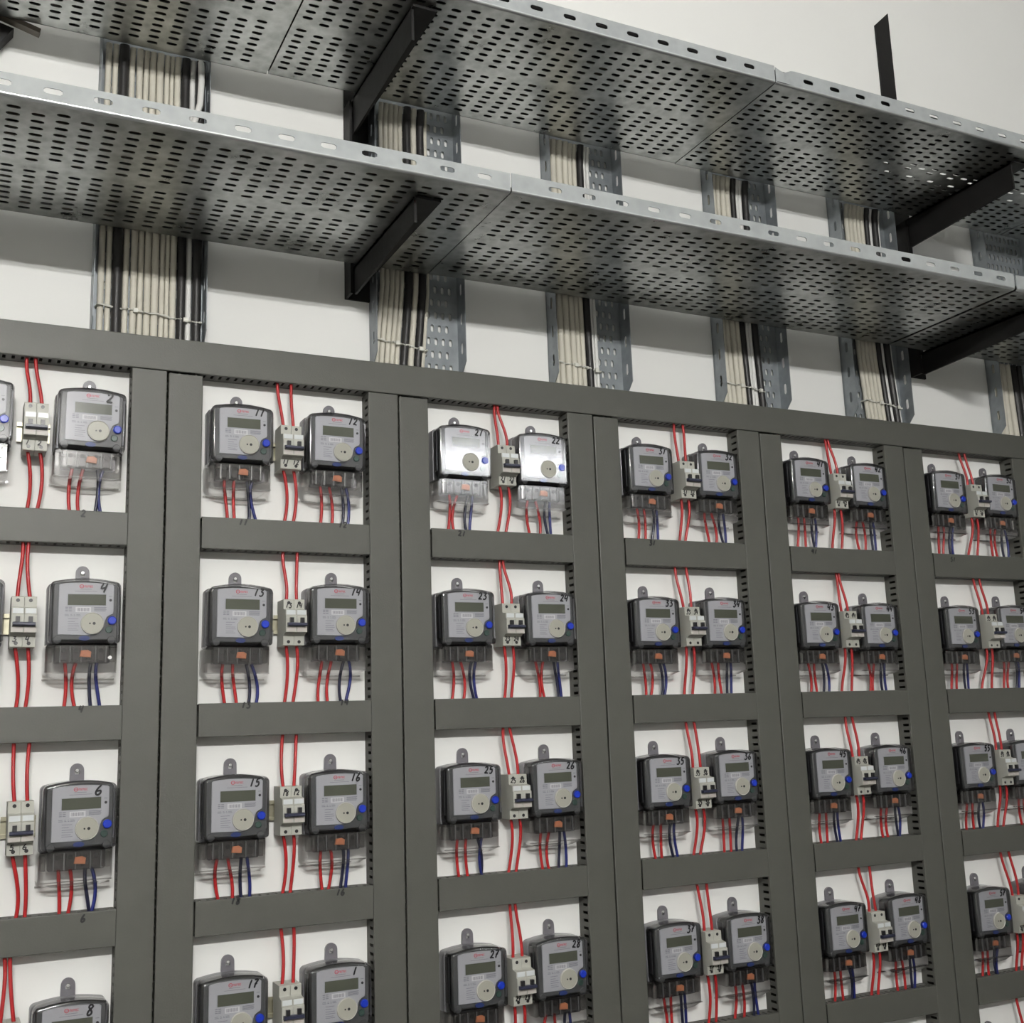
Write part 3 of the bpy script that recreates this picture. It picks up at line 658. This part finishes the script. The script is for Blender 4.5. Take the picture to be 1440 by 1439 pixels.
# ================================================================== vertical trays on the wall
def vtray(x0, x1, depth, z0, z1, label, cut=True):
    t = empty('vertical_cable_tray', P((x0+x1)/2, 0, z0)); org = t.location.copy()
    tag(t, label, 'cable tray', 'vertical perforated trays on the wall')
    th = .003; V = lambda x, d, z: P(x, d, z)-org
    pl = MB(); MP = lambda u, v, n: V(v, .012+n, u)     # u is height so that slots stand upright
    px, pz = .0365, .0635
    nz = int((z1-z0)/pz); e = .012
    for k in range(nz):
        c0, c1 = z0+k*pz, z0+(k+1)*pz
        sh = px/2 if k % 2 else 0
        n = int((x1-x0-2*e-sh)/px); a0 = x0+e+sh
        slab(pl, MP, c0, c1, x0, a0, th)
        for i in range(n):
            a = a0+i*px; slotcell(pl, MP, c0, c1, a, a+px, (c0+c1)/2, a+px/2, .0185, .0075, th)
        slab(pl, MP, c0, c1, a0+n*px, x1, th)
    slab(pl, MP, z0+nz*pz, z1, x0, x1, th)
    pl.build('back_plate', M_plate, t)
    for nm, xx, s_ in (('left_flange', x0, 1), ('right_flange', x1, -1)):
        fb = MB(); MF = lambda u, v, n: V(xx+s_*n, v, u)
        p2 = .145; nf = int((z1-z0-.05)/p2); zs = z0+.05
        if cut:
            c = .05
            fb.add([V(xx+s_*q, a, b) for q in (0, th) for a, b in ((.004, z0), (.055, z0), (depth, z0+.05), (.004, z0+.05))],
                   [(0,1,2,3),(7,6,5,4),(0,4,5,1),(1,5,6,2),(2,6,7,3),(3,7,4,0)])
        else: slab(fb, MF, z0, zs, .004, depth, th)
        for k in range(nf):
            c0, c1 = zs+k*p2, zs+(k+1)*p2
            slab(fb, MF, c0, c1, .004, depth*.42, th); slotcell(fb, MF, c0, c1, depth*.42, depth*.72, (c0+c1)/2, depth*.57, .030, .010, th); slab(fb, MF, c0, c1, depth*.72, depth, th)
        slab(fb, MF, zs+nf*p2, z1, .004, depth, th)
        fb.build(nm, M_plate, t)
    return t
VT = [(.700, 1.150), (1.899, 2.335), (2.816, 3.235), (3.806, 4.229), (4.685, 5.105), (5.831, 6.26)]
zt = ZU+.09; ord6 = ['first', 'second', 'third', 'fourth', 'fifth', 'sixth']
for i, (a, b) in enumerate(VT):
    vtray(a, b, .105, .1415, zt, '%s vertical perforated steel tray from the left, rising from the top duct' % ord6[i])

BUN = {1:[(0.734,0.024,'w'),(0.763,0.025,'w'),(0.796,0.043,'k'),(0.83,0.025,'w'),(0.862,0.025,'w'),(0.889,0.022,'w'),(0.917,0.026,'w'),(0.947,0.028,'w'),(0.976,0.023,'w'),(0.997,0.019,'w'),(1.021,0.026,'w'),(1.054,0.035,'k'),(1.085,0.024,'v'),(1.118,0.038,'k')],
2:[(1.918,0.022,'w'),(1.942,0.024,'w'),(1.967,0.025,'w'),(1.992,0.024,'w'),(2.016,0.023,'w'),(2.047,0.036,'k'),(2.081,0.028,'w'),(2.115,0.034,'k'),(2.143,0.018,'w')],
3:[(2.847,0.027,'w'),(2.877,0.028,'w'),(2.910,0.032,'w'),(2.944,0.03,'w'),(2.974,0.026,'w'),(3.0,0.024,'w'),(3.031,0.035,'k'),(3.058,0.018,'v'),(3.077,0.018,'v')],
4:[(3.846,0.027,'w'),(3.874,0.027,'w'),(3.902,0.028,'w'),(3.933,0.03,'w'),(3.965,0.03,'w'),(4.000,0.033,'k'),(4.029,0.022,'v'),(4.052,0.021,'v'),(4.082,0.033,'k')],
5:[(4.825,0.028,'w'),(4.853,0.028,'w'),(4.881,0.028,'w'),(4.910,0.029,'w'),(4.939,0.029,'w'),(4.972,0.030,'k'),(5.004,0.02,'v'),(5.034,0.036,'k'),(5.064,0.019,'v')],
6:[(5.867,0.036,'w'),(5.906,0.036,'w'),(5.944,0.036,'w'),(5.985,0.038,'w'),(6.03,0.044,'k'),(6.08,.04,'k')]}
LEAN = {1: .0, 2: .035, 3: -.006, 4: -.016, 5: -.03, 6: -.012}
NUMW = ['first', 'second', 'third', 'fourth', 'fifth', 'sixth', 'seventh', 'eighth', 'ninth', 'tenth', 'eleventh', 'twelfth', 'thirteenth', 'fourteenth']
rv = random.Random(31)
for b in sorted(BUN):
    cable_n = 0
    ztop = .68 if b == 6 else ZU+.035
    for (x, wd, cc) in BUN[b]:
        mt = {'w': M_cw, 'k': M_ck, 'v': M_cw2}[cc]
        idx = [q[0] for q in BUN[b]].index(x); lim = wd*.56
        for jj in (idx-1, idx+1):
            if 0 <= jj < len(BUN[b]): lim = min(lim, abs(BUN[b][jj][0]-x)*wd/(wd+BUN[b][jj][1]))
        r = lim*S*.965; wd = lim*2
        dep = .017 + wd/2 + rv.uniform(.0, .004) + (.004 if b != 6 else 0)
        lean = LEAN[b]; am = 0; pts = []
        zs = [.115, .17, .25, .33, .42, .52, .62, .75, .9, 1.05, 1.2, 1.33]
        if b == 6: zs = [.115, .2, .3, .4, .5, .6]
        for zz in zs:
            tt = (zz-.15)/.4
            xx = x + lean*min(1, max(0, tt)) + am*math.sin(zz*9) + rv.uniform(-.0004, .0004)
            pts.append(P(xx, dep, zz))
        if b != 6:
            pts.append(P(xx, dep+.004, 1.39)); pts.append(P(xx, dep+.015, ztop-.01))
        mb = MB(); mb.tube(pts, r, 10); o = mb.build('riser_cable', mt, sharp=80)
        cn = 'black' if cc == 'k' else 'white'
        tag(o, '%s cable, %s from the left in the %s vertical tray' % (cn, NUMW[cable_n], ord6[b-1]), 'cable', 'cables in the %s vertical tray' % ord6[b-1]); cable_n += 1
    # nylon ties
    xs = [q[0] for q in BUN[b]]; wmax = .04
    for k, (i0, i1, zz, nm) in enumerate(((0, max(1, len(xs)*5//9), .262, 'left'), (len(xs)*5//9+1, len(xs)-1, .247, 'right'))):
        if b == 6 or i0 >= len(xs): continue
        mb = MB(); lx = xs[i0]-BUN[b][i0][1]/2 + LEAN[b]*.25; rx = xs[i1]+BUN[b][i1][1]/2+LEAN[b]*.25
        pts = []
        pts.append(P(lx-.004, .012, zz))
        for j in range(9):
            t_ = j/8; pts.append(P(lx+(rx-lx)*t_, .056+.003*math.sin(j*2.1), zz - .012*t_ + .003*math.sin(j*1.7)))
        pts.append(P(rx+.004, .012, zz-.012))
        mb.tube(pts, .0021, 6)
        hx = lx+(rx-lx)*.62; mb.box(P(hx-.009, .052, zz-.017), P(hx+.009, .065, zz+.001))
        o = mb.build('cable_tie', M_tie); tag(o, 'white nylon tie round the %s cables of the %s vertical tray' % (nm, ord6[b-1]), 'cable tie')
# loose white cable bending out of the first bundle between the trays
mb = MB(); mb.tube([P(1.052, .07, .70), P(1.058, .075, .85), P(1.068, .08, 1.0), P(1.085, .085, 1.12), P(1.11, .085, 1.22), P(1.115, .08, 1.33), P(1.115, .06, 1.45)], .0062, 10)
tag(mb.build('loose_cable', M_cw2), 'loose white cable curving out of the first bundle between the trays', 'cable')

# ================================================================== black brackets
def bracket(x, label_side):
    t = empty('wall_bracket', P(x, 0, .448)); org = t.location.copy(); V = lambda a, d, z: P(a, d, z)-org
    tag(t, 'black angle-iron wall bracket with two arms under the trays, %s' % label_side, 'bracket')
    th = .011
    mb = MB()   # upright: one leg flat on the wall, one leg standing out; slanted cut at the head
    def hexa(pts): mb.add([V(*p) for p in pts], [(0,3,2,1),(4,5,6,7),(0,1,5,4),(1,2,6,5),(2,3,7,6),(3,0,4,7)])
    hexa([(x, .002, .45), (x+.116, .002, .45), (x+.116, .002+th, .45), (x, .002+th, .45), (x, .002, 2.72), (x+.116, .002, 2.83), (x+.116, .002+th, 2.83), (x, .002+th, 2.72)])
    hexa([(x, .002, .45), (x+th, .002, .45), (x+th, .09, .45), (x, .09, .45), (x, .002, 1.39), (x+th, .002, 1.39), (x+th, .09, 1.39), (x, .09, 1.39)])
    mb.build('upright', M_black, t)
    for z, zw, dtip, hw in ((ZL-.008, .445, .826, .105), (ZU-.008, 1.225, .835, .15)):
        mb = MB()
        hexa([(x+.018, .09, zw), (x+.018+th, .09, zw), (x+.018+th, dtip, z-hw), (x+.018, dtip, z-hw), (x+.018, .09, z), (x+.018+th, .09, z), (x+.018+th, dtip, z), (x+.018, dtip, z)])
        hexa([(x+.018, .03, z-th), (x+.125, .03, z-th), (x+.125, dtip+.02, z-th), (x+.018, dtip+.02, z-th), (x+.018, .03, z), (x+.125, .03, z), (x+.125, dtip+.02, z), (x+.018, dtip+.02, z)])
        mb.build('arm', M_black, t)
bracket(1.783, 'left of the second cable bundle')
bracket(5.205, 'its post rising above')
# tilted bar end and plate in the top left corner
t = empty('tilted_bar', P(.2, .1, 1.45)); org = t.location.copy(); V = lambda a, d, z: P(a, d, z)-org
tag(t, 'short dark tilted metal bar end in the top left corner', 'metal bar')
mb = MB()
def hexb(mb, pts): mb.add([V(*p) for p in pts], [(0,3,2,1),(4,5,6,7),(0,1,5,4),(1,2,6,5),(2,3,7,6),(3,0,4,7)])
hexb(mb, [(-.3, .075, 1.585), (.455, .075, 1.375), (.455, .115, 1.375), (-.3, .115, 1.585), (-.3, .075, 1.605), (.46, .075, 1.395), (.46, .115, 1.395), (-.3, .115, 1.605)])
mb.build('bar', mat('dull_brown_steel', (.12, .105, .085), .4, metal=.4, noise=.3), t)
mb = MB(); hexb(mb, [(-.1, .02, 1.20), (.302, .02, 1.30), (.302, .09, 1.30), (-.1, .09, 1.20), (-.1, .02, 1.50), (.36, .02, 1.385), (.36, .09, 1.385), (-.1, .09, 1.50)])
mb.build('gusset', M_black, t)
